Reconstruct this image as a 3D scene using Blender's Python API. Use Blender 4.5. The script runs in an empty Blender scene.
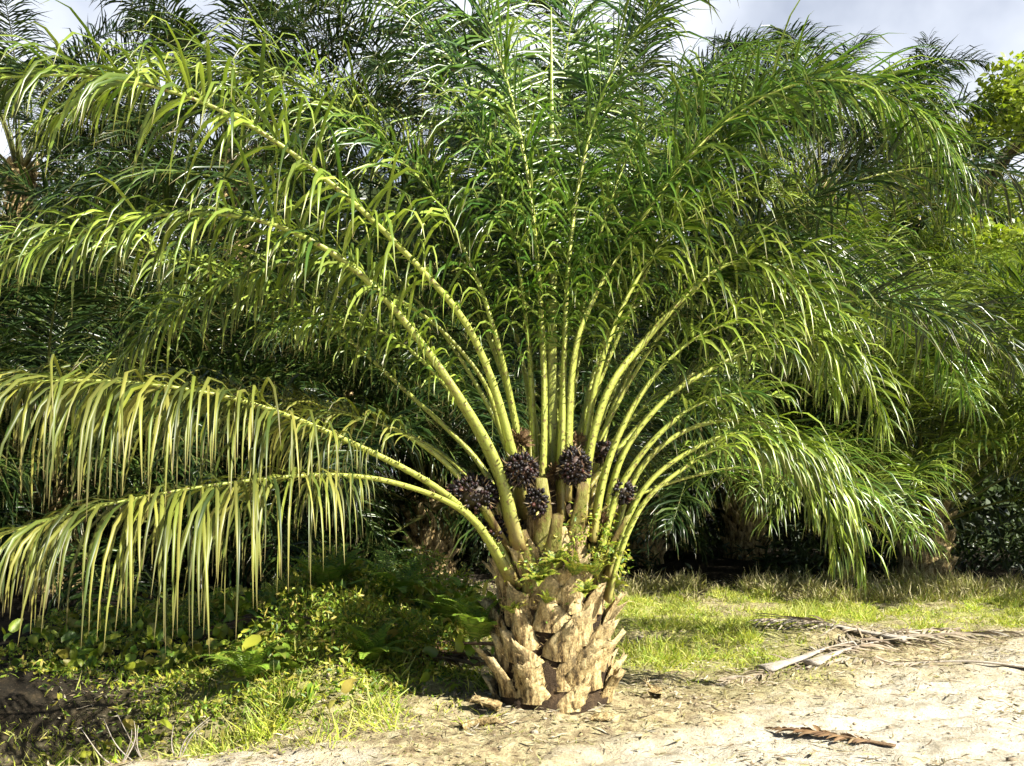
import bpy, math, random
import numpy as np
from mathutils import Vector

SEED = 7
rng = np.random.default_rng(SEED)
random.seed(SEED)
sc = bpy.context.scene
COL = sc.collection
R = math.radians
CAMH, FPX, HOR = 1.5, 1000.0, 470.0


def at(px, py, d):
    """a world point seen at picture position px,py when it stands d metres away"""
    return np.array([(px - 512) / FPX * d, d, CAMH + (HOR - py) / FPX * d])


# ------------------------------------------------------------------ helpers
def nrm(v):
    return v / np.maximum(np.linalg.norm(v, axis=-1, keepdims=True), 1e-9)


class MB:
    def __init__(self):
        self.V, self.Q, self.Tr, self.A, self.n, self.P = [], [], [], [], 0, []
        self.mi = []

    def add(self, v, quads=None, tris=None, along=0.0, polys=None):
        v = np.asarray(v, float).reshape(-1, 3)
        if quads is not None and len(quads):
            self.Q.append(np.asarray(quads, int).reshape(-1, 4) + self.n)
        if tris is not None and len(tris):
            self.Tr.append(np.asarray(tris, int).reshape(-1, 3) + self.n)
        for p in polys or ():
            self.P.append([i + self.n for i in p])
        a = np.broadcast_to(np.asarray(along, float).reshape(-1), (len(v),)) if np.size(along) in (1, len(v)) else np.zeros(len(v))
        self.A.append(a)
        self.V.append(v)
        self.n += len(v)

    def mesh(self, name, mat, smooth=False, extra=None):
        V = np.concatenate(self.V) if self.V else np.zeros((0, 3))
        idx, tot = [], []
        if self.Q:
            q = np.concatenate(self.Q); idx.append(q.ravel()); tot += [4] * len(q)
        if self.Tr:
            t = np.concatenate(self.Tr); idx.append(t.ravel()); tot += [3] * len(t)
        for p in self.P:
            idx.append(np.array(p)); tot.append(len(p))
        idx = np.concatenate(idx).astype(np.int32)
        tot = np.array(tot, np.int32)
        me = bpy.data.meshes.new(name)
        me.vertices.add(len(V)); me.vertices.foreach_set('co', V.astype(np.float32).ravel())
        me.loops.add(len(idx)); me.loops.foreach_set('vertex_index', idx)
        me.polygons.add(len(tot))
        st = np.concatenate([[0], np.cumsum(tot)[:-1]]).astype(np.int32)
        me.polygons.foreach_set('loop_start', st); me.polygons.foreach_set('loop_total', tot)
        if smooth:
            me.polygons.foreach_set('use_smooth', np.ones(len(tot), bool))
        at_ = me.attributes.new('along', 'FLOAT', 'POINT')
        at_.data.foreach_set('value', np.concatenate(self.A).astype(np.float32))
        for k, arr in (extra or {}).items():
            a = me.attributes.new(k, 'FLOAT', 'POINT'); a.data.foreach_set('value', arr.astype(np.float32))
        me.materials.append(mat)
        me.update(calc_edges=True); me.validate()
        return me


def link(name, me, parent=None, origin=None):
    o = bpy.data.objects.new(name, me); COL.objects.link(o)
    if parent is not None:
        o.parent = parent
    return o


def tag(o, label=None, cat=None, group=None, kind=None):
    for k, v in (('label', label), ('category', cat), ('group', group), ('kind', kind)):
        if v:
            o[k] = v
    return o


def empty(name, loc):
    o = bpy.data.objects.new(name, None); COL.objects.link(o); o.location = [float(c) for c in loc]
    o.empty_display_size = 0.2
    return o


# value noise ------------------------------------------------------
_perm = np.random.default_rng(3).random((256, 256))


def vnoise(x, y):
    xi, yi = np.floor(x).astype(int), np.floor(y).astype(int)
    fx, fy = x - xi, y - yi
    fx, fy = fx * fx * (3 - 2 * fx), fy * fy * (3 - 2 * fy)
    g = lambda a, b: _perm[a & 255, b & 255]
    return (g(xi, yi) * (1 - fx) + g(xi + 1, yi) * fx) * (1 - fy) + (g(xi, yi + 1) * (1 - fx) + g(xi + 1, yi + 1) * fx) * fy


def fbm(x, y, o=4):
    s, a, t = 0, 1, 0
    for i in range(o):
        s = s + a * vnoise(x * 2 ** i + 17.3 * i, y * 2 ** i + 9.1 * i); t += a; a *= .5
    return s / t


def sstep(a, b, x):
    t = np.clip((x - a) / (b - a), 0, 1)
    return t * t * (3 - 2 * t)


def bump(x, y, cx, cy, rx, ry):
    return np.exp(-(((x - cx) / rx) ** 2 + ((y - cy) / ry) ** 2))


def ground_h(x, y):
    x, y = np.asarray(x, float), np.asarray(y, float)
    near = np.exp(-((x / 14) ** 2 + ((y - 8) / 14) ** 2))
    h = (fbm(x * .8 + 5, y * .8, 3) - .5) * .10 * near
    h = h + (fbm(x * 6, y * 6, 3) - .5) * .05 * near
    h = h + (np.abs(fbm(x * 2.3 + 11, y * 3.6, 3) - .5) - .1) * -.16 * near
    h = h - .035 * (bump(x, y - .42 * x, 0, 4.15, 50, .11) + bump(x, y - .42 * x, 0, 5.0, 50, .11)) * (x > .2)
    h = h - .50 * bump(x, y, -2.75, 6.05, 1.1, .62)          # ditch at the left
    h = h + .30 * bump(x, y, -1.45, 6.75, .85, .5)          # bank with creepers
    h = h + .45 * bump(x, y, -1.25, 9.0, 1.3, .7)            # second bank
    h = h + .10 * bump(x, y, .25, 6.2, .8, .6)
    h = h + .10 * bump(x, y, 2.6, 8.9, 1.1, .3)
    return h


# ------------------------------------------------------------------ materials
def mat(name):
    m = bpy.data.materials.new(name); m.use_nodes = True
    nt = m.node_tree; nt.nodes.clear()
    out = nt.nodes.new('ShaderNodeOutputMaterial')
    return m, nt, out


def N(nt, t, **kw):
    n = nt.nodes.new(t)
    for k, v in kw.items():
        if k in n.inputs:
            n.inputs[k].default_value = v
        else:
            setattr(n, k, v)
    return n


def ramp(nt, fac, stops):
    n = nt.nodes.new('ShaderNodeValToRGB')
    e = n.color_ramp.elements
    while len(e) < len(stops):
        e.new(.5)
    for i, (p, c) in enumerate(stops):
        e[i].position = p; e[i].color = (*c, 1)
    nt.links.new(fac, n.inputs[0])
    return n.outputs[0]


def mixc(nt, fac, a, b):
    n = nt.nodes.new('ShaderNodeMix'); n.data_type = 'RGBA'
    L = nt.links
    for s, v in ((n.inputs[0], fac), (n.inputs[6], a), (n.inputs[7], b)):
        if isinstance(v, (int, float)):
            s.default_value = v
        elif isinstance(v, tuple):
            s.default_value = (*v, 1)
        else:
            L.new(v, s)
    return n.outputs[2]


def leaf_mat(name, cols, tip=(.20, .15, .05), trans=.35, rough=.36, tipstart=.80, spec=.5, ttint=(1.4, 1.5, .7)):
    m, nt, out = mat(name)
    L = nt.links
    geo = N(nt, 'ShaderNodeNewGeometry')
    n = len(cols)
    c = ramp(nt, geo.outputs['Random Per Island'], [(i / max(1, n - 1), cols[i]) for i in range(n)])
    at_ = N(nt, 'ShaderNodeAttribute', attribute_name='along')
    mr = N(nt, 'ShaderNodeMapRange'); mr.inputs[1].default_value = tipstart; mr.inputs[2].default_value = 1.06
    L.new(at_.outputs['Fac'], mr.inputs[0])
    tc = N(nt, 'ShaderNodeTexCoord')
    no = N(nt, 'ShaderNodeTexNoise', Scale=3.0); L.new(tc.outputs['Object'], no.inputs['Vector'])
    c = mixc(nt, mr.outputs[0], c, tip)
    hs = N(nt, 'ShaderNodeHueSaturation'); L.new(c, hs.inputs['Color'])
    m2 = N(nt, 'ShaderNodeMapRange'); m2.inputs[3].default_value = .7; m2.inputs[4].default_value = 1.3
    m2.inputs[1].default_value = .3; m2.inputs[2].default_value = .7
    L.new(no.outputs['Fac'], m2.inputs[0]); L.new(m2.outputs[0], hs.inputs['Value'])
    p = N(nt, 'ShaderNodeBsdfPrincipled', Roughness=rough)
    p.inputs['Specular IOR Level'].default_value = spec
    L.new(hs.outputs[0], p.inputs['Base Color'])
    t = N(nt, 'ShaderNodeBsdfTranslucent')
    vm = N(nt, 'ShaderNodeVectorMath', operation='MULTIPLY'); vm.inputs[1].default_value = ttint
    L.new(hs.outputs[0], vm.inputs[0]); L.new(vm.outputs[0], t.inputs['Color'])
    mx = N(nt, 'ShaderNodeMixShader'); mx.inputs[0].default_value = trans
    L.new(p.outputs[0], mx.inputs[1]); L.new(t.outputs[0], mx.inputs[2]); L.new(mx.outputs[0], out.inputs[0])
    return m


def stalk_mat(name, base, mid, end, rough=.38):
    m, nt, out = mat(name); L = nt.links
    at_ = N(nt, 'ShaderNodeAttribute', attribute_name='along')
    tc = N(nt, 'ShaderNodeTexCoord')
    mp = N(nt, 'ShaderNodeMapping'); mp.inputs['Scale'].default_value = (9, 9, 9)
    L.new(tc.outputs['Object'], mp.inputs[0])
    no = N(nt, 'ShaderNodeTexNoise', Scale=1.0, Detail=6.0, Roughness=.65); L.new(mp.outputs[0], no.inputs['Vector'])
    ad = N(nt, 'ShaderNodeMath', operation='MULTIPLY_ADD'); ad.inputs[1].default_value = .16
    L.new(no.outputs['Fac'], ad.inputs[0]); L.new(at_.outputs['Fac'], ad.inputs[2])
    c = ramp(nt, ad.outputs[0], [(.07, base), (.17, mid), (.5, mid), (1, end)])
    n2 = N(nt, 'ShaderNodeTexNoise', Scale=45.0, Detail=3.0); L.new(tc.outputs['Object'], n2.inputs['Vector'])
    sp = ramp(nt, n2.outputs['Fac'], [(.54, (0, 0, 0)), (.70, (1, 1, 1))])
    c = mixc(nt, sp, c, (.13, .08, .03))
    n3 = N(nt, 'ShaderNodeTexNoise', Scale=4.0, Detail=4.0); L.new(tc.outputs['Object'], n3.inputs['Vector'])
    c = mixc(nt, ramp(nt, n3.outputs['Fac'], [(.52, (0, 0, 0)), (.75, (.45, .45, .45))]), c, (.20, .15, .05))
    p = N(nt, 'ShaderNodeBsdfPrincipled', Roughness=rough)
    L.new(c, p.inputs['Base Color'])
    b = N(nt, 'ShaderNodeBump', Strength=.4, Distance=.01); L.new(n2.outputs['Fac'], b.inputs['Height'])
    L.new(b.outputs[0], p.inputs['Normal']); L.new(p.outputs[0], out.inputs[0])
    return m


def rough_mat(name, stops, scale=8.0, bumpd=.02, rough=.85, attr=None, acol=(.5, .4, .25), fine=60.0, stretch=1.0):
    m, nt, out = mat(name); L = nt.links
    tc = N(nt, 'ShaderNodeTexCoord')
    mp = N(nt, 'ShaderNodeMapping'); mp.inputs['Scale'].default_value = (1, 1, stretch); L.new(tc.outputs['Object'], mp.inputs[0])
    no = N(nt, 'ShaderNodeTexNoise', Scale=scale, Detail=8.0, Roughness=.7); L.new(mp.outputs[0], no.inputs['Vector'])
    c = ramp(nt, no.outputs['Fac'], stops)
    if attr:
        a = N(nt, 'ShaderNodeAttribute', attribute_name=attr)
        c = mixc(nt, a.outputs['Fac'], c, acol)
        nn = N(nt, 'ShaderNodeTexNoise', Scale=scale * 3, Detail=5.0); L.new(tc.outputs['Object'], nn.inputs['Vector'])
        hs = N(nt, 'ShaderNodeHueSaturation'); L.new(c, hs.inputs['Color'])
        mr = N(nt, 'ShaderNodeMapRange'); mr.inputs[1].default_value = .3; mr.inputs[2].default_value = .7
        mr.inputs[3].default_value = .55; mr.inputs[4].default_value = 1.35
        L.new(nn.outputs['Fac'], mr.inputs[0]); L.new(mr.outputs[0], hs.inputs['Value']); c = hs.outputs[0]
    p = N(nt, 'ShaderNodeBsdfPrincipled', Roughness=rough); p.inputs['Specular IOR Level'].default_value = .25
    L.new(c, p.inputs['Base Color'])
    n2 = N(nt, 'ShaderNodeTexNoise', Scale=fine, Detail=6.0, Roughness=.7); L.new(mp.outputs[0], n2.inputs['Vector'])
    b = N(nt, 'ShaderNodeBump', Strength=.8, Distance=bumpd); L.new(n2.outputs['Fac'], b.inputs['Height'])
    L.new(b.outputs[0], p.inputs['Normal']); L.new(p.outputs[0], out.inputs[0])
    return m


M = {}
M['frond'] = leaf_mat('palm_leaflet', [(.07, .12, .02), (.24, .30, .04), (.03, .06, .012), (.33, .40, .07), (.045, .10, .016), (.25, .33, .04), (.02, .045, .01), (.15, .22, .03)], trans=.24, rough=.34)  # random leaf tones, spread wide so the dark leaflets double as shade
M['frond_ochre'] = leaf_mat('palm_leaflet_ochre', [(.09, .125, .022), (.18, .20, .025), (.025, .04, .01), (.27, .26, .055), (.05, .08, .014), (.22, .225, .04), (.03, .05, .012), (.12, .14, .025)], trans=.22, rough=.42, spec=.35, tip=(.17, .13, .05), tipstart=.75)
M['frond_green'] = leaf_mat('palm_leaflet_green', [(.03, .075, .012), (.11, .21, .025), (.014, .04, .008), (.26, .34, .06), (.03, .08, .014), (.15, .24, .03), (.016, .04, .008)], trans=.26, rough=.28)
M['frond_shade_tint'] = leaf_mat('palm_leaflet_shade_tint', [(.012, .028, .006), (.03, .06, .012), (.010, .022, .006), (.09, .13, .025), (.012, .028, .006), (.035, .065, .012), (.010, .020, .006), (.012, .028, .006)], trans=.14, rough=.30, spec=.38)  # near-black leaflets: deep shade among the back fronds is painted in
M['stalk'] = stalk_mat('palm_petiole', (.20, .12, .045), (.32, .36, .065), (.22, .30, .045))
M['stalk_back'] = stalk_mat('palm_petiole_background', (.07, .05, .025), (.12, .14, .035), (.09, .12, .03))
M['dead'] = leaf_mat('dead_leaflet', [(.42, .37, .27), (.33, .27, .18), (.22, .16, .10), (.5, .46, .37)], tip=(.3, .24, .16), trans=.1, rough=.7, ttint=(1, 1, 1))
M['dead_brown'] = leaf_mat('brown_dead_leaflet', [(.16, .09, .04), (.24, .15, .07), (.10, .055, .03), (.34, .24, .12)], tip=(.2, .12, .06), trans=.1, rough=.7, ttint=(1, 1, 1))
M['dead_stalk'] = rough_mat('dead_petiole', [(.3, (.22, .18, .13)), (.55, (.45, .40, .33)), (.75, (.55, .50, .42))], 6, .01)
M['brown_stalk'] = rough_mat('brown_dead_petiole', [(.3, (.08, .05, .03)), (.55, (.20, .13, .07)), (.75, (.34, .25, .15))], 6, .01)
M['trunk'] = rough_mat('trunk_fibre', [(.3, (.02, .012, .007)), (.55, (.055, .035, .018)), (.75, (.14, .09, .045))], 10, .03)
M['stub'] = rough_mat('frond_stub', [(.40, (.045, .026, .01)), (.47, (.26, .175, .07)), (.54, (.48, .36, .16)), (.66, (.66, .54, .29))], 24, .03, attr='along', acol=(.66, .52, .27), stretch=.28)
M['stub_green'] = rough_mat('cut_petiole', [(.36, (.06, .035, .012)), (.47, (.16, .12, .035)), (.56, (.19, .19, .04)), (.70, (.40, .33, .14))], 18, .015, rough=.6, stretch=.25)
M['fruit'] = None
M['fern'] = leaf_mat('fern_leaf', [(.16, .28, .03), (.24, .36, .04), (.12, .22, .025), (.32, .38, .07)], trans=.35, rough=.4)
M['creeper'] = leaf_mat('creeper_leaf', [(.12, .22, .025), (.26, .34, .03), (.38, .38, .04), (.40, .32, .08), (.18, .28, .025), (.05, .11, .015), (.32, .36, .035)], trans=.3, rough=.45)
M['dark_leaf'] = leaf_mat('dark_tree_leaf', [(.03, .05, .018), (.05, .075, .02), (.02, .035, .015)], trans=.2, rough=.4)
M['yellow_leaf'] = leaf_mat('yellow_green_leaf', [(.20, .26, .025), (.28, .32, .04), (.14, .21, .02)], trans=.4, rough=.4)
M['grass'] = leaf_mat('grass_blade', [(.30, .40, .03), (.42, .46, .05), (.54, .50, .12), (.20, .34, .025), (.56, .49, .18)], tip=(.5, .45, .2), trans=.35, rough=.5, tipstart=.7)
M['dry_grass'] = leaf_mat('dry_grass_blade', [(.40, .36, .16), (.50, .44, .24), (.28, .26, .08), (.30, .33, .08), (.22, .15, .07)], tip=(.5, .42, .25), trans=.25, rough=.6, tipstart=.7)
M['litter'] = leaf_mat('leaf_litter', [(.46, .40, .26), (.28, .21, .12), (.13, .09, .05), (.40, .36, .16), (.08, .055, .035), (.22, .20, .06), (.5, .45, .34), (.16, .12, .06)], tip=(.4, .3, .2), trans=.08, rough=.75, ttint=(1, 1, 1))
M['bark'] = rough_mat('tree_bark', [(.3, (.05, .04, .03)), (.6, (.13, .11, .08)), (.8, (.2, .17, .13))], 5, .03)
M['stone'] = rough_mat('pale_stone', [(.3, (.25, .23, .2)), (.55, (.42, .40, .36)), (.75, (.55, .53, .5))], 6, .02)
M['flower'] = rough_mat('dry_flower_stalk', [(.3, (.05, .03, .015)), (.5, (.15, .09, .04)), (.7, (.34, .25, .12))], 22, .01)


def fruit_mat():
    m, nt, out = mat('oil_palm_fruit'); L = nt.links
    geo = N(nt, 'ShaderNodeNewGeometry'); a = N(nt, 'ShaderNodeAttribute', attribute_name='along')
    c = ramp(nt, geo.outputs['Random Per Island'], [(0, (.004, .003, .003)), (.6, (.008, .005, .005)), (.9, (.03, .012, .012)), (1, (.07, .02, .01))])
    c = mixc(nt, a.outputs['Fac'], c, (.35, .25, .12))
    p = N(nt, 'ShaderNodeBsdfPrincipled', Roughness=.5); p.inputs['Specular IOR Level'].default_value = .35; L.new(c, p.inputs['Base Color']); L.new(p.outputs[0], out.inputs[0])
    return m


M['fruit'] = fruit_mat()


# ------------------------------------------------------------------ fronds
def catmull(P, n):
    P = np.asarray(P, float)
    P = np.vstack([2 * P[0] - P[1], P, 2 * P[-1] - P[-2]])
    out = []
    m = len(P) - 3
    k = max(4, n // m)
    for i in range(m):
        p0, p1, p2, p3 = P[i:i + 4]
        t = np.linspace(0, 1, k, endpoint=False)[:, None]
        out.append(.5 * ((2 * p1) + (-p0 + p2) * t + (2 * p0 - 5 * p1 + 4 * p2 - p3) * t ** 2 + (-p0 + 3 * p1 - 3 * p2 + p3) * t ** 3))
    C = np.vstack(out + [P[-2][None]])
    s = np.concatenate([[0], np.cumsum(np.linalg.norm(np.diff(C, axis=0), axis=1))])
    u = np.linspace(0, s[-1], n)
    C = np.stack([np.interp(u, s, C[:, j]) for j in range(3)], 1)
    # light smoothing
    for _ in range(3):
        C[1:-1] = C[1:-1] * .5 + (C[:-2] + C[2:]) * .25
    return C, s[-1]


def frames(C, roll=0.0):
    T = nrm(np.gradient(C, axis=0))
    o = C[-1] - C[0]; o[2] = 0
    if np.linalg.norm(o) < .15:
        o = np.array([.3, -1., 0])
    o = o / np.linalg.norm(o)
    S = np.cross(o, [0, 0, 1.0])
    S = nrm(S[None] - (T @ S)[:, None] * T)
    A = nrm(np.cross(S, T))                 # upper side of the leaf
    if roll:
        c, s = math.cos(roll), math.sin(roll)
        S, A = S * c + A * s, A * c - S * s
    return T, S, A


def sweep(mb, C, T, S, A, w, h, along, sides=8, closed=True, jitter=0.0, rg=None, slant=0.0):
    """a stalk with a flat-topped, rounded-below section"""
    ang = np.linspace(0, 2 * np.pi, sides, endpoint=False)
    cs, sn = np.cos(ang), np.sin(ang)
    sn2 = np.where(sn > 0, sn * .45, sn)
    n = len(C)
    V = C[:, None] + S[:, None] * (cs[None, :, None] * w[:, None, None]) + A[:, None] * (sn2[None, :, None] * h[:, None, None])
    if jitter and rg is not None:
        V = V + rg.normal(0, jitter, V.shape)
    if slant:
        V[-1] += T[-1] * (cs * w[-1] * slant)[:, None]
    i, j = np.meshgrid(np.arange(n - 1), np.arange(sides), indexing='ij')
    q = np.stack([i * sides + j, i * sides + (j + 1) % sides, (i + 1) * sides + (j + 1) % sides, (i + 1) * sides + j], -1)
    polys = [list(range(sides - 1, -1, -1)), [(n - 1) * sides + k for k in range(sides)]] if closed else None
    mb.add(V.reshape(-1, 3), quads=q.reshape(-1, 4), along=np.repeat(along, sides), polys=polys)


def leaflets(mb, P, D, W, Ln, wid, droop, K=5, rg=rng, fold=.28, curlr=.34, kink=0.0, wind=None):
    """P starts, D directions, W blade-width directions; gravity bends each blade"""
    n = len(P)
    s = np.linspace(0, 1, K + 1)
    prof = np.interp(s, [0, .12, .4, .75, 1], [.45, .85, 1.0, .62, .04])
    X = P.copy(); d = D.copy()
    side = np.zeros((n, K + 1, 3, 3))
    g = np.array([0, 0, -1.0])
    rb = rg.normal(0, curlr, (n, 3)) * .25
    if wind is not None:
        rb = rb + wind
    for k in range(K + 1):
        Wk = nrm(W - np.sum(W * d, 1, keepdims=True) * d)
        Nk = np.cross(d, Wk)
        hw = (wid * prof[k] * .5)[:, None]
        side[:, k, 0] = X + Wk * hw
        side[:, k, 1] = X - Nk * hw * fold * 2
        side[:, k, 2] = X - Wk * hw
        if k < K:
            st = (Ln / K)[:, None]
            X = X + d * st
            kk = droop[:, None] * (1.5 * s[k] + .25) * 1.7 / K * 2
            d = nrm(d + g * kk + rb / K * 2)
    V = side.reshape(n, (K + 1) * 3, 3)
    base = (np.arange(n) * (K + 1) * 3)[:, None, None]
    k = np.arange(K)[None, :, None] * 3
    q1 = np.stack([base + k, base + k + 1, base + k + 4, base + k + 3], -1)
    q2 = np.stack([base + k + 1, base + k + 2, base + k + 5, base + k + 4], -1)
    q = np.concatenate([q1.reshape(-1, 4), q2.reshape(-1, 4)])
    mb.add(V.reshape(-1, 3), quads=q, along=np.tile(np.repeat(s, 3), n))


def make_frond(P, start=1.15, Lmax=.85, droop=.5, dens=52, wid=.0225, K=5, roll=0.0, pw=.085, rg=rng, raw=None, lift=.35,
               spines=True, plume=.42, miss=.10, tipL=.35, wind=None, seg=56, ang=(62, 34), curl=None):
    C, Ltot = catmull(P, seg) if raw is None else raw
    T, S, A = frames(C, roll)
    n = len(C); u = np.linspace(0, 1, n); dist = u * Ltot
    w = np.interp(dist, [0, .2, .45, .8, start, Ltot * .6, Ltot], [pw * 1.35, pw * .82, pw * .50, pw * .33, pw * .26, pw * .15, .004])
    h = np.interp(dist, [0, .25, .6, start, Ltot * .6, Ltot], [pw * .5, pw * .42, pw * .34, pw * .27, pw * .15, .004])
    st = MB()
    sweep(st, C, T, S, A, w, h, u)
    if spines:
        m = int(start * 34)
        ds = rg.uniform(.15, start + .15, m); sg = rg.choice([-1, 1], m)
        ui = ds / Ltot
        ip = lambda X: np.stack([np.interp(ui, u, X[:, j]) for j in range(3)], 1)
        p, t_, s_, a_ = ip(C), ip(T), ip(S), ip(A)
        ww = np.interp(ds, dist, w)[:, None]
        b0 = p + s_ * sg[:, None] * ww * .93
        l = rg.uniform(.018, .05, m)[:, None]
        tip = b0 + nrm(s_ * sg[:, None] + t_ * .5 + a_ * rg.uniform(-.2, .5, (m, 1))) * l
        v = np.stack([b0 - t_ * .006, b0 + t_ * .006, b0 - a_ * .008, tip], 1)
        b = np.arange(m)[:, None] * 4
        tr = np.concatenate([b + [0, 1, 3], b + [1, 2, 3], b + [2, 0, 3]])
        st.add(v.reshape(-1, 3), tris=tr, along=np.repeat(ui, 4))
    lf = MB()
    Lb = Ltot - start
    m = int(Lb * dens)
    for sg in (-1, 1):
        tt = (np.arange(m) + rg.uniform(-.35, .35, m)) / m
        # clusters
        tt = np.clip(tt + .5 / m * np.sin(np.arange(m) * 2.1), 0, .997)
        keep = rg.random(m) > miss
        tt = tt[keep]; k = len(tt)
        ui = (start + tt * Lb) / Ltot
        ip = lambda X: np.stack([np.interp(ui, u, X[:, j]) for j in range(3)], 1)
        p, t_, s_, a_ = ip(C), nrm(ip(T)), nrm(ip(S)), nrm(ip(A))
        a = np.radians(np.interp(tt, [0, .5, 1], [ang[0] + 8, ang[0], ang[1]]) + rg.normal(0, 11, k))
        cyc = np.where(rg.random(k) < .5, 1, -1) * plume + rg.normal(0, .2, k)
        li = lift * (1 - .4 * tt) + cyc
        d = nrm(t_ * np.cos(a)[:, None] + (s_ * sg + a_ * li[:, None]) * np.sin(a)[:, None])
        L = Lmax * np.interp(tt, [0, .06, .2, .45, .8, 1], [.22, .48, .88, 1, .72, tipL]) * rg.uniform(.68, 1.12, k)
        wd = wid * np.interp(tt, [0, .1, .3, .8, 1], [.4, .75, 1, .85, .45]) * rg.uniform(.8, 1.15, k)
        Wd = nrm(t_ + s_ * rg.normal(0, .3, (k, 1)) + a_ * rg.normal(0, .3, (k, 1)))
        dr = droop * rg.uniform(.55, 1.7, k)
        hw = np.interp(ui, u, w)[:, None]
        leaflets(lf, p + s_ * sg * hw * .6 + a_ * .004, d, Wd, L, wd, dr, K, rg, wind=wind, curlr=.17 if curl is None else curl)
    return st, lf


def arc_path(base, az, e0, length, bend, n=56, side=0.0, power=1.5):
    """a frond leaving its base at elevation e0 (deg) and arching over by bend degrees"""
    u = np.linspace(0, 1, n)
    e = np.radians(e0 - bend * u ** power)
    a = az + np.radians(side) * u
    st = length / (n - 1)
    d = np.stack([np.cos(e) * np.cos(a), np.cos(e) * np.sin(a), np.sin(e)], 1)
    C = np.asarray(base, float) + np.vstack([[0, 0, 0], np.cumsum(d[:-1] * st, 0)])
    return C, length


# ------------------------------------------------------------------ terrain
def axis(lo, hi, step, far, g=1.28):
    a = list(np.arange(lo, hi + 1e-6, step))
    s = step; x = hi
    while x < far:
        s *= g; x += s; a.append(x)
    s = step; x = lo
    pre = []
    while x > -far:
        s *= g; x -= s; pre.append(x)
    return np.array(pre[::-1] + a)


def sand_mask(X, Y):
    px = 512 + X / np.maximum(Y, .5) * FPX
    py = HOR + CAMH / np.maximum(Y, .5) * FPX
    # the sandy track: its edge runs diagonally over the ground from near left to far right
    edge = np.interp(px, [100, 230, 350, 480, 620, 760, 900, 1024, 1400], [752, 748, 757, 775, 757, 706, 672, 650, 610])
    n = (fbm(X * 1.5, Y * 1.5, 4) - .5) * 60 + (fbm(X * 9, Y * 9, 3) - .5) * 30
    return sstep(-14, 22, py - edge + n) * (Y < 14)


def grass_mask(X, Y):
    m = bump(X, Y, 1.30, 8.9, 1.0, 1.5) * 1.2
    m = m + .95 * sstep(8.6, 10.3, Y - .0 * X) * sstep(13.4, 12.0, Y) * sstep(-.2, .6, X)
    m = m * (.25 + 1.3 * sstep(.3, .62, fbm(X * 1.8, Y * 1.8, 3))) * sstep(.0, .4, X)
    return np.clip(m, 0, 1)


def soil_shade_paint(X, Y):  # dark soil and litter under the palms, their shade painted into the colour
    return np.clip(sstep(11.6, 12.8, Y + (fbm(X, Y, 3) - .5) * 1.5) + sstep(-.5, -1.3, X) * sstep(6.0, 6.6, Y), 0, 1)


xs = axis(-4.2, 5.6, .05, 500)
ys = axis(4.2, 14.0, .05, 500)
X, Y = np.meshgrid(xs, ys, indexing='xy')
Z = ground_h(X, Y)
V = np.stack([X, Y, Z], -1).reshape(-1, 3)
nx, ny = len(xs), len(ys)
i, j = np.meshgrid(np.arange(ny - 1), np.arange(nx - 1), indexing='ij')
q = np.stack([i * nx + j, i * nx + j + 1, (i + 1) * nx + j + 1, (i + 1) * nx + j], -1).reshape(-1, 4)
gmb = MB(); gmb.add(V, quads=q)


def ground_mat():
    m, nt, out = mat('ground_soil'); L = nt.links
    tc = N(nt, 'ShaderNodeTexCoord')

    def noise(s, d=6.0, r=.65):
        n = N(nt, 'ShaderNodeTexNoise', Scale=s, Detail=d, Roughness=r); L.new(tc.outputs['Object'], n.inputs['Vector']); return n.outputs['Fac']
    at_ = lambda k: N(nt, 'ShaderNodeAttribute', attribute_name=k).outputs['Fac']
    soil = ramp(nt, noise(14, 8), [(.3, (.13, .09, .05)), (.45, (.28, .22, .12)), (.56, (.42, .36, .20)), (.72, (.52, .47, .30))])
    sand = ramp(nt, noise(9, 8), [(.3, (.34, .29, .20)), (.5, (.52, .47, .36)), (.7, (.64, .60, .50))])
    grs = ramp(nt, noise(20, 6), [(.3, (.14, .16, .03)), (.5, (.25, .27, .06)), (.7, (.36, .34, .12))])
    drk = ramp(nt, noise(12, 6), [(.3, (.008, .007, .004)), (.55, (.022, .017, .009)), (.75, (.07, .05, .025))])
    c = mixc(nt, at_('sand'), soil, sand)
    c = mixc(nt, at_('grassy'), c, grs)
    c = mixc(nt, at_('painted_shade'), c, drk)
    sp = ramp(nt, noise(70, 4, .6), [(.60, (0, 0, 0)), (.70, (1, 1, 1))])
    c = mixc(nt, sp, c, (.10, .07, .045))
    p = N(nt, 'ShaderNodeBsdfPrincipled', Roughness=.9); p.inputs['Specular IOR Level'].default_value = .2
    L.new(c, p.inputs['Base Color'])
    b = N(nt, 'ShaderNodeBump', Strength=.9, Distance=.03); L.new(noise(35, 8, .7), b.inputs['Height'])
    L.new(b.outputs[0], p.inputs['Normal']); L.new(p.outputs[0], out.inputs[0])
    return m



CD = 1.3 * bump(X, Y, -1.45, 6.75, .85, .52) + 1.3 * bump(X, Y, -1.1, 9.0, 1.2, .8)
sm = sand_mask(X, Y).ravel(); gm = np.clip(grass_mask(X, Y) + CD, 0, 1).ravel(); dm = (soil_shade_paint(X, Y) * (1 - np.clip(CD, 0, 1))).ravel()
g = link('ground', gmb.mesh('ground', ground_mat(), smooth=True, extra={'sand': sm, 'grassy': gm * .8, 'painted_shade': dm}))
tag(g, kind='structure')

# ------------------------------------------------------------------ main oil palm
CX, CY = .254, 6.25
root = empty('oil_palm', (CX, CY, float(ground_h(CX, CY))))
tag(root, 'large sunlit oil palm with stubby scaly trunk and black fruit bunches, in the middle foreground', 'palm tree')
RO = np.array(root.location)


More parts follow.
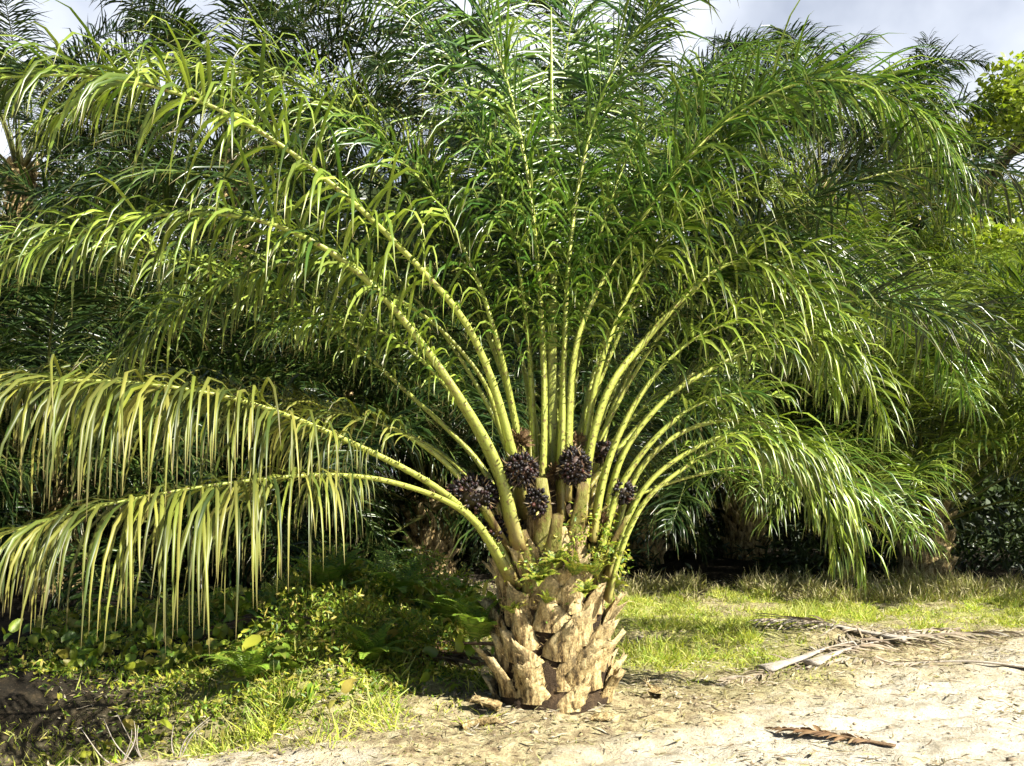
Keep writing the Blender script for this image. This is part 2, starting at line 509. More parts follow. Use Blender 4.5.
def child(name, mb, m, parent, smooth=False, base=None, off=RO):
    """base: origin of the part; verts are in world space"""
    base = off if base is None else np.asarray(base)
    for k in range(len(mb.V)):
        mb.V[k] = mb.V[k] - base
    o = link(name, mb.mesh(name, m, smooth), parent)
    return o, base


def put(o, base, parent_base):
    o.location = [float(a) for a in (base - parent_base)]
    return o


# trunk core
tm = MB()
zz = np.linspace(-.12, 1.35, 26); aa = np.linspace(0, 2 * np.pi, 40, endpoint=False)
rr = np.interp(zz, [-.12, .05, .3, .7, 1.0, 1.35], [.36, .34, .31, .29, .27, .16])
Vt = np.stack([RO[0] + np.outer(rr, np.cos(aa)), RO[1] + np.outer(rr, np.sin(aa)), RO[2] + np.repeat(zz[:, None], 40, 1)], -1)
Vt[..., :2] += rng.normal(0, .012, Vt[..., :2].shape)
i, j = np.meshgrid(np.arange(25), np.arange(40), indexing='ij')
tm.add(Vt.reshape(-1, 3), quads=np.stack([i * 40 + j, i * 40 + (j + 1) % 40, (i + 1) * 40 + (j + 1) % 40, (i + 1) * 40 + j], -1).reshape(-1, 4),
       polys=[[25 * 40 + k for k in range(40)]])
trunk, _ = child('trunk', tm, M['trunk'], root)


def stub_mesh(p0, out_dir, tilt, length, w0, w1, th, rg):
    """an old leaf base: wide and clasping below, narrowing to a slanting cut"""
    up = np.array([0, 0, 1.0]); o = np.array([out_dir[0], out_dir[1], 0.0]); s = np.cross(o, up)
    n = 8
    u = np.linspace(0, 1, n)
    e = np.radians(np.interp(u, [0, 1], [tilt + 22, tilt]))
    d = o[None] * np.cos(e)[:, None] + up[None] * np.sin(e)[:, None]
    d = nrm(d + np.outer(u, s) * rg.normal(0, .22))
    C = p0 + np.vstack([[0, 0, 0], np.cumsum(d[:-1] * length / (n - 1), 0)])
    A = -o[None] * np.sin(e)[:, None] + up[None] * np.cos(e)[:, None]
    S = np.repeat(s[None], n, 0)
    w = np.interp(u, [0, .35, .7, 1], [w0, w0 * .86, (w0 + w1) * .44, w1]) * rg.uniform(.94, 1.06, n)
    h = np.interp(u, [0, .5, 1], [th * 1.2, th, th * .75])
    ang = np.linspace(0, 2 * np.pi, 12, endpoint=False); s = nrm(s + rg.normal(0, .25) * up)
    cs = np.cos(ang); cs = np.sign(cs) * np.abs(cs) ** rg.uniform(.7, 1.3); sn = np.sin(ang)
    sn = np.where(sn > 0, sn * .25, -np.abs(sn) ** 1.6)
    V = C[:, None] + S[:, None] * (cs[None, :, None] * w[:, None, None]) + A[:, None] * ((sn[None, :] + .55 * cs[None, :] ** 2)[..., None] * h[:, None, None])
    tw = rg.normal(0, .25) * u[:, None, None]; ds = V - C[:, None]
    V = C[:, None] + ds * np.cos(tw) + np.cross(np.broadcast_to(d[:, None], ds.shape), ds) * np.sin(tw)
    V = V + S[:, None] * (rg.normal(0, .05) * u[:, None, None] ** 2) + rg.normal(0, .003, V.shape)
    sl = rg.uniform(-1.1, 1.1)  # slanting, splintered cut
    V[-1] += d[-1] * (cs * w1 * sl + rg.normal(0, .012, 12) - sn * .04)[:, None]
    mb = MB()
    i, j = np.meshgrid(np.arange(n - 1), np.arange(12), indexing='ij')
    q = np.stack([i * 12 + j, i * 12 + (j + 1) % 12, (i + 1) * 12 + (j + 1) % 12, (i + 1) * 12 + j], -1).reshape(-1, 4)
    al = np.repeat(np.interp(u, [0, .6, 1], [0, .15, .6]), 12) * rg.uniform(.4, 1.2)
    cen = V[-1].mean(0) - d[-1] * .012
    last = (n - 1) * 12
    mb.add(np.vstack([V.reshape(-1, 3), cen]), quads=q, tris=[[last + k, last + (k + 1) % 12, n * 12] for k in range(12)], along=np.append(np.clip(al, 0, 1), .9))
    # frayed fibres at the edges
    m = 10
    kk = rg.integers(2, n, m); sd = rg.choice([0, 6], m)
    b = V[kk, sd]; t = b + (d[kk] * .4 + S[kk] * np.where(sd == 0, 1, -1)[:, None] * .6 + rg.normal(0, .5, (m, 3))) * rg.uniform(.02, .07, (m, 1))
    v = np.stack([b - d[kk] * .004, b + d[kk] * .004, t], 1).reshape(-1, 3)
    mb.add(v, tris=np.arange(3 * m).reshape(-1, 3), along=.2)
    return mb


GA = math.radians(137.5)
ns = 98
for k in range(ns):
    f = k / (ns - 1)
    z = -.06 + 1.02 * f ** 1.15
    az = k * GA + rng.normal(0, .16); z += rng.normal(0, .02)
    r = np.interp(z, [0, .3, .7, 1.05], [.33, .31, .29, .26])
    o = np.array([math.cos(az), math.sin(az)])
    p0 = np.array([RO[0] + o[0] * r, RO[1] + o[1] * r, RO[2] + z])
    mb = stub_mesh(p0, o, rng.uniform(42, 68), rng.uniform(.15, .26), rng.uniform(.085, .14), rng.uniform(.015, .065), rng.uniform(.02, .045), rng)
    ob, b = child('frond_stub', mb, M['stub'], trunk, base=p0)
    put(ob, b, RO)

# longer green cut petioles standing in front of the crown
for (px, py, d, px2, py2, d2, w0) in [(540, 575, 6.0, 541, 478, 5.84, .07), (566, 575, 6.02, 583, 482, 5.88, .065), (505, 545, 6.05, 484, 505, 5.9, .05),
                                      (590, 565, 6.1, 607, 505, 6.0, .05), (602, 575, 6.05, 628, 516, 5.93, .045), (556, 590, 5.98, 558, 515, 5.80, .065), (530, 595, 6.0, 522, 530, 5.9, .06)]:
    a, b = at(px, py, d), at(px2, py2, d2)
    C = np.linspace(a - (b - a) * .25, b, 10); C = C + np.outer(np.sin(np.linspace(0, 3.1, 10)), rng.normal(0, .02, 3)); T, S, A = frames(C)
    if px > 530 and px < 570:
        S = np.repeat([[1.0, 0, 0]], 10, 0); A = nrm(np.cross(S, T))
    mb = MB(); u = np.linspace(0, 1, 10); w0 *= .78
    sweep(mb, C, T, S, A, np.linspace(w0 * 1.7, w0 * .62, 10), np.linspace(w0 * .75, w0 * .42, 10), np.linspace(0, 1, 10), jitter=.003, rg=rng, slant=rng.uniform(-.8, .8))
    ob, bb = child('cut_petiole', mb, M['stub_green'], root, base=C[0]); put(ob, bb, RO)


def main_frond(P=None, raw=None, green=False, stalk=None, ochre=False, far=False, **kw):
    st, lf = make_frond(P, raw=raw, **kw)
    base = (np.asarray(P[0]) if raw is None else raw[0][0])
    ob, b = child('frond', st, stalk or M['stalk'], root, smooth=True, base=base); put(ob, b, RO)
    fo, _ = child('foliage', lf, M['frond_shade_tint'] if far else M['frond_green'] if green else M['frond_ochre'] if ochre else M['frond'], ob, base=base)
    return ob


def pts(L):
    return [at(*p) for p in L]


def ptsr(L):
    return [at(a, b, d + max(0, a - 600) / 250 * .5) for a, b, d in L]


# fronds sweeping to the left
main_frond(pts([(520, 590, 6.12), (492, 540, 6.0), (440, 488, 5.82), (350, 441, 5.55), (260, 405, 5.28), (170, 386, 5.03), (60, 380, 4.8), (-70, 396, 4.6), (-200, 440, 4.45)]),
           start=1.3, droop=1.9, Lmax=.88, dens=66, lift=-.15, plume=.24, wid=.0185, ochre=True, miss=.2, curl=.4)
main_frond(pts([(515, 585, 6.05), (470, 515, 5.88), (400, 483, 5.6), (330, 474, 5.35), (240, 481, 5.05), (140, 497, 4.8), (50, 519, 4.6), (-70, 560, 4.4)]),
           start=1.25, droop=2.0, Lmax=.92, dens=60, lift=-.15, plume=.12, pw=.07, wid=.0185, ochre=True, miss=.2, curl=.4)
main_frond(pts([(510, 530, 6.3), (455, 462, 6.5), (400, 430, 6.7), (310, 402, 7.0), (235, 392, 7.2), (120, 382, 7.4), (0, 390, 7.6), (-120, 420, 7.8)]),
           start=1.5, droop=1.4, Lmax=.75, dens=50, pw=.05, ochre=True)
main_frond(pts([(528, 520, 6.1), (507, 428, 5.95), (490, 372, 5.9), (464, 317, 5.8), (429, 277, 5.7), (390, 236, 5.6), (340, 190, 5.45), (275, 140, 5.3), (200, 100, 5.15), (100, 76, 5.0), (-20, 80, 4.85), (-130, 115, 4.75)]),
           start=1.15, droop=1.0, Lmax=.78, dens=38, pw=.1)
main_frond(pts([(518, 545, 6.0), (498, 462, 5.9), (455, 388, 5.8), (409, 325, 5.72), (372, 283, 5.65), (330, 250, 5.6), (270, 222, 5.5), (190, 212, 5.4), (90, 228, 5.3), (-20, 275, 5.2)]),
           start=1.2, droop=1.0, Lmax=.68, dens=36, pw=.12)
main_frond(pts([(512, 540, 6.2), (490, 475, 6.25), (450, 430, 6.3), (400, 385, 6.4), (345, 335, 6.5), (305, 311, 6.5), (240, 283, 6.5), (160, 255, 6.5), (60, 238, 6.5), (-60, 245, 6.5)]),
           start=1.2, droop=1.3, Lmax=.62, dens=38, pw=.07)
main_frond(pts([(525, 490, 6.25), (501, 432, 6.2), (487, 384, 6.1), (441, 328, 6.1), (400, 300, 6.1), (350, 268, 6.1), (290, 262, 6.1), (220, 285, 6.1), (150, 330, 6.1), (90, 395, 6.1)]),
           start=1.3, droop=1.1, Lmax=.6, dens=44, pw=.055)
main_frond(pts([(530, 480, 6.3), (505, 380, 6.4), (475, 290, 6.5), (440, 210, 6.6), (385, 140, 6.7), (310, 90, 6.8), (220, 70, 6.9), (120, 85, 7.0), (30, 130, 7)]),
           start=1.05, droop=.8, pw=.06)
# upright fronds
main_frond(pts([(545, 520, 6.1), (546, 400, 6.1), (541, 300, 6.15), (532, 200, 6.2), (515, 110, 6.3), (487, 20, 6.4), (445, -70, 6.5), (380, -140, 6.6)]), start=1.05, droop=.6, pw=.085, green=True)
main_frond(pts([(535, 500, 6.3), (531, 380, 6.4), (525, 280, 6.5), (505, 180, 6.7), (470, 90, 6.9), (415, 20, 7.2), (340, -20, 7.5), (250, -20, 7.8)]), start=1.05, droop=.7, pw=.06, green=True)
main_frond(pts([(558, 520, 6.05), (563, 370, 6.05), (568, 260, 6.1), (583, 160, 6.2), (612, 70, 6.3), (660, 0, 6.4), (725, -50, 6.45), (800, -60, 6.5)]), start=1.05, droop=.6, pw=.08, green=True)
main_frond(pts([(550, 500, 6.3), (552, 350, 6.6), (556, 230, 6.9), (560, 120, 7.3), (570, 30, 7.8), (585, -30, 8.3)]), start=1.05, droop=.6, pw=.055, green=True)
main_frond(pts([(566, 500, 6.1), (569, 400, 6.05), (577, 335, 6.0), (599, 286, 6.05), (627, 240, 6.1), (665, 185, 6.1), (715, 130, 6.15), (780, 88, 6.15), (850, 80, 6.1), (915, 110, 6.1), (955, 160, 6.0)]),
           start=1.05, droop=.75, pw=.085, green=True)
main_frond(pts([(574, 490, 6.2), (592, 400, 6.25), (625, 320, 6.3), (655, 250, 6.35), (692, 180, 6.4), (745, 120, 6.5), (815, 90, 6.6), (880, 105, 6.6), (935, 150, 6.6), (965, 215, 6.6)]),
           start=1.05, droop=.85, pw=.065, green=True)
main_frond(pts([(562, 490, 6.35), (575, 380, 6.7), (595, 270, 7.1), (625, 180, 7.5), (670, 110, 7.9), (730, 60, 8.3), (800, 50, 8.6)]), start=1.05, droop=.7, pw=.055, green=True)
# fronds sweeping to the right
main_frond(ptsr([(582, 520, 6.1), (588, 450, 6.05), (609, 385, 6.0), (640, 345, 6.0), (680, 300, 5.95), (724, 264, 5.9), (765, 262, 5.85), (800, 288, 5.8), (824, 335, 5.75), (835, 400, 5.7)]),
           start=1.35, droop=1.1, Lmax=.68, pw=.1)
main_frond(ptsr([(578, 480, 6.3), (592, 375, 6.4), (635, 306, 6.5), (678, 277, 6.6), (715, 268, 6.7), (760, 285, 6.8), (800, 330, 6.9), (825, 390, 7.0)]), start=1.4, droop=.9, Lmax=.7, pw=.05)
main_frond(ptsr([(600, 540, 6.05), (620, 458, 5.98), (663, 400, 5.92), (705, 372, 5.88), (750, 349, 5.85), (800, 338, 5.82), (840, 352, 5.8), (872, 392, 5.78), (885, 430, 5.75)]),
           start=1.25, droop=1.0, Lmax=.58, pw=.07)
main_frond(ptsr([(604, 560, 6.1), (635, 475, 6.05), (678, 433, 6.0), (727, 419, 5.98), (768, 424, 5.96), (805, 443, 5.94), (838, 482, 5.92), (855, 530, 5.9), (858, 575, 5.88)]),
           start=1.1, droop=1.3, Lmax=.52, pw=.07, ang=(50, 16), plume=.25)
main_frond(ptsr([(606, 575, 6.0), (640, 492, 5.92), (690, 450, 5.86), (740, 432, 5.82), (785, 443, 5.8), (818, 478, 5.78), (832, 525, 5.76), (834, 560, 5.75)]),
           start=1.0, droop=1.3, Lmax=.5, pw=.065, ang=(50, 16), plume=.25)
main_frond(ptsr([(606, 600, 5.98), (618, 555, 5.93), (645, 500, 5.88), (690, 463, 5.84), (722, 447, 5.82), (765, 446, 5.8), (797, 470, 5.78), (812, 515, 5.76)]),
           start=.95, droop=1.2, Lmax=.45, pw=.06, ang=(50, 16), plume=.25)
main_frond(ptsr([(585, 510, 6.35), (615, 400, 6.5), (670, 310, 6.7), (735, 262, 6.85), (810, 255, 7.0), (875, 285, 7.1), (935, 340, 7.2), (975, 410, 7.3)]), start=1.4, droop=.9, Lmax=.8, pw=.06, green=True)
# shorter fronds filling the fan between the long ones
for L_, kw_ in [
    ([(524, 560, 6.02), (500, 480, 5.98), (468, 415, 5.98), (428, 365, 6.0), (380, 330, 6.02), (320, 318, 6.05), (260, 335, 6.1)], dict(Lmax=.5, pw=.085)),
    ([(533, 520, 6.15), (516, 420, 6.15), (498, 340, 6.05), (470, 260, 6.1), (430, 190, 6.15), (375, 140, 6.2), (310, 120, 6.25)], dict(Lmax=.65, pw=.09, green=True)),
    ([(540, 540, 6.15), (535, 430, 6.2), (528, 330, 6.2), (512, 230, 6.15), (480, 140, 6.25), (430, 70, 6.35)], dict(Lmax=.65, pw=.08, green=True)),
    ([(578, 530, 6.1), (586, 430, 6.12), (604, 350, 6.05), (636, 280, 6.1), (680, 225, 6.15), (735, 195, 6.2), (795, 195, 6.25)], dict(Lmax=.62, pw=.09)),
    ([(590, 540, 6.02), (606, 465, 6.0), (636, 400, 6.02), (676, 352, 6.05), (722, 325, 6.1), (775, 320, 6.15), (825, 340, 6.2)], dict(Lmax=.55, pw=.08)),
    ([(596, 560, 6.03), (618, 490, 6.0), (652, 440, 6.0), (696, 405, 6.02), (745, 392, 6.05), (790, 400, 6.1)], dict(Lmax=.42, pw=.075)),
    ([(560, 540, 6.15), (566, 430, 6.2), (580, 320, 6.2), (604, 220, 6.2), (640, 130, 6.3), (690, 60, 6.4)], dict(Lmax=.65, pw=.075, green=True)),
    ([(516, 575, 6.05), (482, 505, 6.0), (438, 455, 6.0), (385, 425, 6.02), (325, 412, 6.05), (262, 425, 6.1)], dict(Lmax=.45, pw=.075, ochre=True)),
]:
    main_frond(pts(L_), start=1.0, droop=.9, dens=40, **kw_)
# the far side of the crown
for k, (az, e0, bend, L) in enumerate([(70, 72, 90, 4.6), (110, 68, 92, 4.6), (40, 62, 95, 4.6), (85, 52, 85, 4.4), (55, 38, 75, 4.2), 
                                       (20, 50, 92, 4.4), (98, 78, 80, 4.6), (150, 75, 90, 4.6), (30, 78, 88, 4.6), (172, 66, 98, 4.6), (8, 66, 98, 4.6), (75, 25, 60, 4.0), (35, 20, 62, 3.8)]):
    a = R(az)
    b = RO + np.array([.13 * math.cos(a), .13 * math.sin(a), .95 + .35 * (e0 / 85)])
    main_frond(raw=arc_path(b, a, e0, L, bend, side=rng.normal(0, 10)), start=1.0, droop=rng.uniform(.6, .9), pw=.06, far=(k % 4 != 0), green=True, K=4, dens=44, spines=False)  # most of these take the leaflets with shade painted in
# the unopened spear leaf
C, L = arc_path(RO + np.array([0, 0, 1.2]), R(90), 88, 3.2, 6)
T, S, A = frames(C); mb = MB()
sweep(mb, C, T, S, A, np.interp(np.linspace(0, 1, 56), [0, .4, 1], [.03, .03, .004]), np.interp(np.linspace(0, 1, 56), [0, .4, 1], [.03, .03, .004]), np.linspace(0, 1, 56))
ob, bb = child('spear_leaf', mb, M['stalk'], root, smooth=True, base=C[0]); put(ob, bb, RO)


# fruit bunches
def ico():
    import bmesh
    bm = bmesh.new(); bmesh.ops.create_icosphere(bm, subdivisions=1, radius=1)
    v = np.array([x.co[:] for x in bm.verts]); f = np.array([[y.index for y in x.verts] for x in bm.faces]); bm.free()
    return v, f


IV, IF = ico()


def bunch(c, rx, ry, rz, n, size=.0145, m=None, tilt=0):
    mb = MB()
    k = np.arange(n) + .5
    ph = np.arccos(1 - 2 * k / n); th = np.pi * (1 + 5 ** .5) * k
    U = np.stack([np.cos(th) * np.sin(ph), np.sin(th) * np.sin(ph), np.cos(ph)], 1)
    U = nrm(U + rng.normal(0, .12, U.shape))
    Pn = U * [rx, ry, rz] * (1 + .35 * (fbm(U[:, 0] * 2 + c[0] * 9 + 40, U[:, 1] * 2 + U[:, 2] * 2 + 9, 2)[:, None] - .5))
    for a in range(n):
        if rng.random() < .06:
            continue
        z = U[a]; x = nrm(np.cross(z, [.3, .5, .8])); y = np.cross(z, x)
        s = size * rng.uniform(.8, 1.2)
        v = IV[:, :1] * x * s * .8 + IV[:, 1:2] * y * s * .8 + IV[:, 2:] * z * s * 1.35
        mb.add(Pn[a] * rng.uniform(.92, 1.05) + v + c, tris=IF, along=np.clip(-IV[:, 2] * .5 - .2, 0, 1))
    # spiny bracts between the fruits
    n = n // 2; q = rng.integers(0, n * 2, n)
    b = Pn[q] * .9 + c; t = b + nrm(U[q] + rng.normal(0, .4, (n, 3))) * rng.uniform(.035, .075, (n, 1))
    w = nrm(np.cross(U[q], rng.normal(0, 1, (n, 3)))) * .006
    mb.add(np.stack([b - w, b + w, t], 1).reshape(-1, 3), tris=np.arange(3 * n).reshape(-1, 3), along=.5)
    # core
    mb.add(IV * [rx * .85, ry * .85, rz * .85] + c, tris=IF, along=.1)
    return mb


for (px, py, d, rx, rz, n) in [(521, 470, 5.97, .10, .088, 260), (574, 466, 5.97, .085, .105, 240), (474, 495, 6.05, .14, .11, 330), (623, 492, 6.08, .06, .065, 100), (537, 500, 5.95, .06, .09, 130), (602, 452, 6.25, .08, .06, 100), (497, 530, 6.1, .10, .08, 170)]:
    c = at(px, py, d - .07)
    ob, bb = child('fruit_bunch', bunch(c, rx, rx * .9, rz, n), M['fruit'], root, smooth=True, base=c); put(ob, bb, RO)
# old flower stalks, brown and fibrous, between the petioles
for (px, py, d, s, n) in [(520, 443, 6.05, .08, 170), (603, 520, 6.0, .06, 110), (556, 474, 6.05, .07, 120), (612, 540, 6.03, .06, 110), (578, 442, 6.1, .06, 100)]:
    c = at(px, py, d); mb = MB()
    u = nrm(rng.normal(0, 1, (n, 3)) + [0, -.5, .4]); b = c + u * .02; t = c + u * s * rng.uniform(.5, 1.25, (n, 1)); w = nrm(np.cross(u, rng.normal(0, 1, (n, 3)))) * .008
    w2 = np.cross(u, w)
    mb.add(np.stack([b - w, b + w, b + w2, t + w * .5, t - w * .5], 1).reshape(-1, 3), quads=(np.arange(n)[:, None] * 5 + [0, 1, 3, 4]), tris=(np.arange(n)[:, None] * 5 + [0, 2, 4]))
    ob, bb = child('flower_stalk', mb, M['flower'], root, base=c); put(ob, bb, RO)


# ------------------------------------------------------------------ background palms
TEMPL = []
for k, (e0, bend, L, dr) in enumerate([(82, 62, 4.6, .6), (72, 82, 4.7, .7), (62, 92, 4.8, .8), (50, 95, 4.7, .9), (38, 88, 4.6, 1.0), (24, 78, 4.5, 1.1), (10, 66, 4.3, 1.2), (-8, 52, 4.0, 1.3)]):
    for v in range(2):
        rg = np.random.default_rng(100 + k * 5 + v)
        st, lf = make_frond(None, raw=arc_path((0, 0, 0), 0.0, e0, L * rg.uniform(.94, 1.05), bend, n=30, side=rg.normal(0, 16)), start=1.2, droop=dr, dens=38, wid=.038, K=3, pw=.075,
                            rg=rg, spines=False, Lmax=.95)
        TEMPL.append((e0, st.mesh('frond_shape', M['stalk_back'], True), lf.mesh('foliage_shape', M['frond_shade_tint'])))


def trunk_mesh(H, r, rg):
    mb = MB(); n, a = 12, 16
    z = np.linspace(-.5, H, n); th = np.linspace(0, 2 * np.pi, a, endpoint=False)
    rr = np.interp(z, [-.5, 0, .4, H], [r * 1.3, r * 1.25, r, r * .9])
    V = np.stack([np.outer(rr, np.cos(th)), np.outer(rr, np.sin(th)), np.repeat(z[:, None], a, 1)], -1) + rg.normal(0, .02, (n, a, 3))
    i, j = np.meshgrid(np.arange(n - 1), np.arange(a), indexing='ij')
    mb.add(V.reshape(-1, 3), quads=np.stack([i * a + j, i * a + (j + 1) % a, (i + 1) * a + (j + 1) % a, (i + 1) * a + j], -1).reshape(-1, 4), polys=[[(n - 1) * a + k for k in range(a)]])
    for k in range(int(H * 34)):
        zz = k / (H * 34) * H; az = k * GA; o = np.array([math.cos(az), math.sin(az)])
        s = stub_mesh(np.array([o[0] * r * .9, o[1] * r * .9, zz]), o, rg.uniform(40, 62), rg.uniform(.18, .28), .12, .07, .05, rg)
        mb.add(np.concatenate(s.V), quads=np.concatenate(s.Q), tris=np.concatenate(s.Tr), along=np.concatenate(s.A))
    return mb


TR = {}


def back_palm(px, d, H, label, n=30, sc_=1.0, seed=0, low=True, emin=None):
    rg = np.random.default_rng(500 + seed)
    span = 90 if low else 50
    x = (px - 512) / FPX * d
    z = float(ground_h(x, d))
    rt = empty('oil_palm', (x, d, z)); tag(rt, label, 'palm tree', 'oil palms standing behind the foreground palm')
    if H not in TR:
        TR[H] = trunk_mesh(H, .30, np.random.default_rng(int(H * 10))).mesh('trunk', M['stub'])
    link('trunk', TR[H], rt)
    a0 = rg.uniform(0, 6.28)
    for k in range(n):
        f = k / (n - 1)
        e = 82 - span * f ** .9 + rg.normal(0, 4)
        c = min(range(len(TEMPL)), key=lambda q: abs(TEMPL[q][0] - e) + rg.uniform(0, 3))
        a = a0 + k * GA
        r = .06 + .18 * f
        o = bpy.data.objects.new('frond', TEMPL[c][1]); COL.objects.link(o); o.parent = rt
        o.location = (r * math.cos(a), r * math.sin(a), H + .10 - .35 * f)
        o.rotation_euler = (rg.normal(0, .06), rg.normal(0, .05), a)
        s = sc_ * rg.uniform(.9, 1.08); o.scale = (s, s, s)
        l = bpy.data.objects.new('foliage', TEMPL[c][2]); COL.objects.link(l); l.parent = o
        if seed in (1, 2, 9):      # palms at the right: a lighter leaflet colour paints them as sunlit
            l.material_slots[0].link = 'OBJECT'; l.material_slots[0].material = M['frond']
    return rt


for a in [
    (925, 13.9, 1.0, 'low oil palm on the right with a dark hollow below its drooping fronds', 34, .95, 1, False),
    (1190, 12.2, 1.2, 'oil palm at the right edge, its trunk outside the picture', 26, .95, 2, False),
    (745, 17.0, 1.4, 'shaded oil palm seen under the right-hand fronds of the big palm', 28, 1.0, 3, False),
    (430, 14.5, 1.1, 'shaded oil palm close behind the left side of the scaly trunk', 30, 1.0, 4),
    (265, 14.0, 1.2, 'oil palm with feathery dark fronds behind the creeper-covered bank', 32, .9, 5),
    (50, 12.4, 1.2, 'oil palm behind the hanging leaflets at the left edge', 30, .95, 6),
    (-170, 12.2, 1.5, 'oil palm just beyond the left edge, fronds reaching into the picture', 26, .95, 7),
    (595, 21.0, 2.6, 'oil palm directly behind the crown of the big palm', 30, 1.05, 8),
    (870, 21.0, 3.8, 'tall oil palm rising behind the low palm on the right', 30, 1.05, 9),
    (345, 20.0, 3.8, 'tall oil palm above the upper left fronds of the big palm', 28, 1.0, 10),
    (120, 18.0, 3.6, 'tall dark oil palm at the upper left', 28, 1.05, 11),
    (730, 25.0, 5.0, 'distant oil palm of middling height, behind and right of the upright fronds', 28, 1.05, 12),
    (490, 26.0, 5.2, 'far tall oil palm left of the upright fronds', 28, 1.05, 13),
    (-60, 15.5, 2.6, 'oil palm behind the far left edge of the picture', 28, 1.0, 14),
    (235, 22.0, 8.4, 'high-crowned oil palm between the two upper left sprays of leaflets', 30, 1.1, 15),
    (20, 23.0, 8.4, 'high-crowned oil palm in the upper left corner', 30, 1.1, 16),
    (420, 23.0, 8.4, 'high-crowned oil palm left of the topmost upright frond', 30, 1.1, 17),
    (640, 24.0, 8.4, 'high-crowned oil palm just right of the upright fronds', 30, 1.1, 18),
    (820, 25.0, 8.4, 'high-crowned oil palm at the upper right', 30, 1.1, 19),
    (905, 28.0, 8.4, 'high-crowned oil palm left of the yellow-green tree at the upper right', 30, 1.1, 23),
    (175, 14.6, 1.2, 'shaded oil palm between the two palms behind the left bank', 30, 1.0, 20),
    (345, 16.5, 2.6, 'shaded oil palm glimpsed between the left-hand stalks of the big palm', 30, 1.0, 21),
    (640, 16.0, 1.4, 'shaded oil palm right behind the scaly trunk on its right side', 26, 1.0, 22, False),
]:
    back_palm(*a)


# ------------------------------------------------------------------ leafy trees and the far wood
def leaf_cloud(mb, c, r, n, size, rg, flat=.7, up=.3):
    u = nrm(rg.normal(0, 1, (n, 3))) * (rg.random((n, 1)) ** .45) * r
    u[:, 2] *= flat
    P = c + u
    D = nrm(rg.normal(0, 1, (n, 3)) + nrm(u) * .8 + [0, 0, up - .5])
    W = nrm(np.cross(D, rg.normal(0, 1, (n, 3))))
    L = size * rg.uniform(.6, 1.3, (n, 1))
    a = P; b = P + D * L * .5 + W * L * .26; c_ = P + D * L; d = P + D * L * .5 - W * L * .26
    mb.add(np.stack([a, b, c_, d], 1).reshape(-1, 3), quads=np.arange(4 * n).reshape(-1, 4), along=np.tile([0, .4, .8, .4], n))


def tree(px, d, H, crown_r, m, label, cat, seed, nclump=26, nl=420, size=.22, name='broadleaf_tree'):
    rg = np.random.default_rng(seed)
    x = (px - 512) / FPX * d
    rt = empty(name, (x, d, 0)); tag(rt, label, cat)
    tk = MB(); cr = MB()
    C = np.array([[rg.normal(0, .12) * k, rg.normal(0, .12) * k, z] for k, z in enumerate(np.linspace(-.4, H * .85, 8))]); C[0, :2] = 0
    T = nrm(np.gradient(C, axis=0)); S = nrm(np.cross(T, [0, 1.0, 0])); A = np.cross(S, T)
    w = np.linspace(.2, .05, 8) * H / 8
    sweep(tk, C, T, S, A, w, w, np.zeros(8), sides=10)
    for k in range(nclump):
        f = rg.uniform(.4, 1.0); zb = np.interp(f * .9, np.linspace(0, 1, 8), C[:, 2]); b = np.array([np.interp(zb, C[:, 2], C[:, 0]), np.interp(zb, C[:, 2], C[:, 1]), zb])
        az = k * GA; rr = crown_r * rg.uniform(.45, 1.0) * math.sin(math.pi * min(.95, .25 + .72 * f * .9))
        e = b + np.array([math.cos(az) * rr, math.sin(az) * rr, rg.uniform(.1, .5) * crown_r])
        B = np.stack([b, (b + e) / 2 + [0, 0, -.1 * rr], e]); Cb, _ = catmull(B, 7)
        Tb = nrm(np.gradient(Cb, axis=0)); Sb = nrm(np.cross(Tb, [0.1, .2, 1.0])); Ab = np.cross(Sb, Tb); wb = np.linspace(.05, .012, 7) * H / 8
        sweep(tk, Cb, Tb, Sb, Ab, wb, wb, np.zeros(7), sides=5)
        leaf_cloud(cr, e, crown_r * rg.uniform(.22, .38), nl, size, rg)
    link('trunk', tk.mesh('trunk', M['bark'], True), rt)
    link('crown', cr.mesh('crown', m), rt)


tree(1000, 24, 13.6, 3.0, M['yellow_leaf'], 'bright yellow-green leafy tree at the top right corner', 'tree', 61, 30, 460, .20)
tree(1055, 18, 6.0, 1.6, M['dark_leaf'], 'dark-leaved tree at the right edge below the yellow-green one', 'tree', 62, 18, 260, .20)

fw = MB(); rg = np.random.default_rng(77)
for k in range(150):
    x = rg.uniform(-34, 36); y = rg.uniform(29, 40); r = rg.uniform(1.2, 2.6)
    top = np.interp(x, [-34, -10, 0, 12, 15, 36], [9.5, 9.5, 9, 8, 6, 7])
    leaf_cloud(fw, np.array([x, y, rg.uniform(.2, top)]), r, 420, .42, rg, flat=.8)
for k in range(150):  # nearer dark clumps, their leaf colour standing in for deep shade
    x = rg.uniform(-13, 15); y = rg.uniform(18.5, 28); top = np.interp(x, [-13, 0, 9, 12, 15], [7.0, 7.0, 6.0, 3.4, 3.0])
    leaf_cloud(fw, np.array([x, y, rg.uniform(.2, top)]), rg.uniform(.9, 1.7), 420, .26, rg, flat=.8)
tag(link('distant_wood', fw.mesh('distant_wood', M['dark_leaf'])), 'dark wood closing the view behind the palms', 'woodland', kind='stuff')

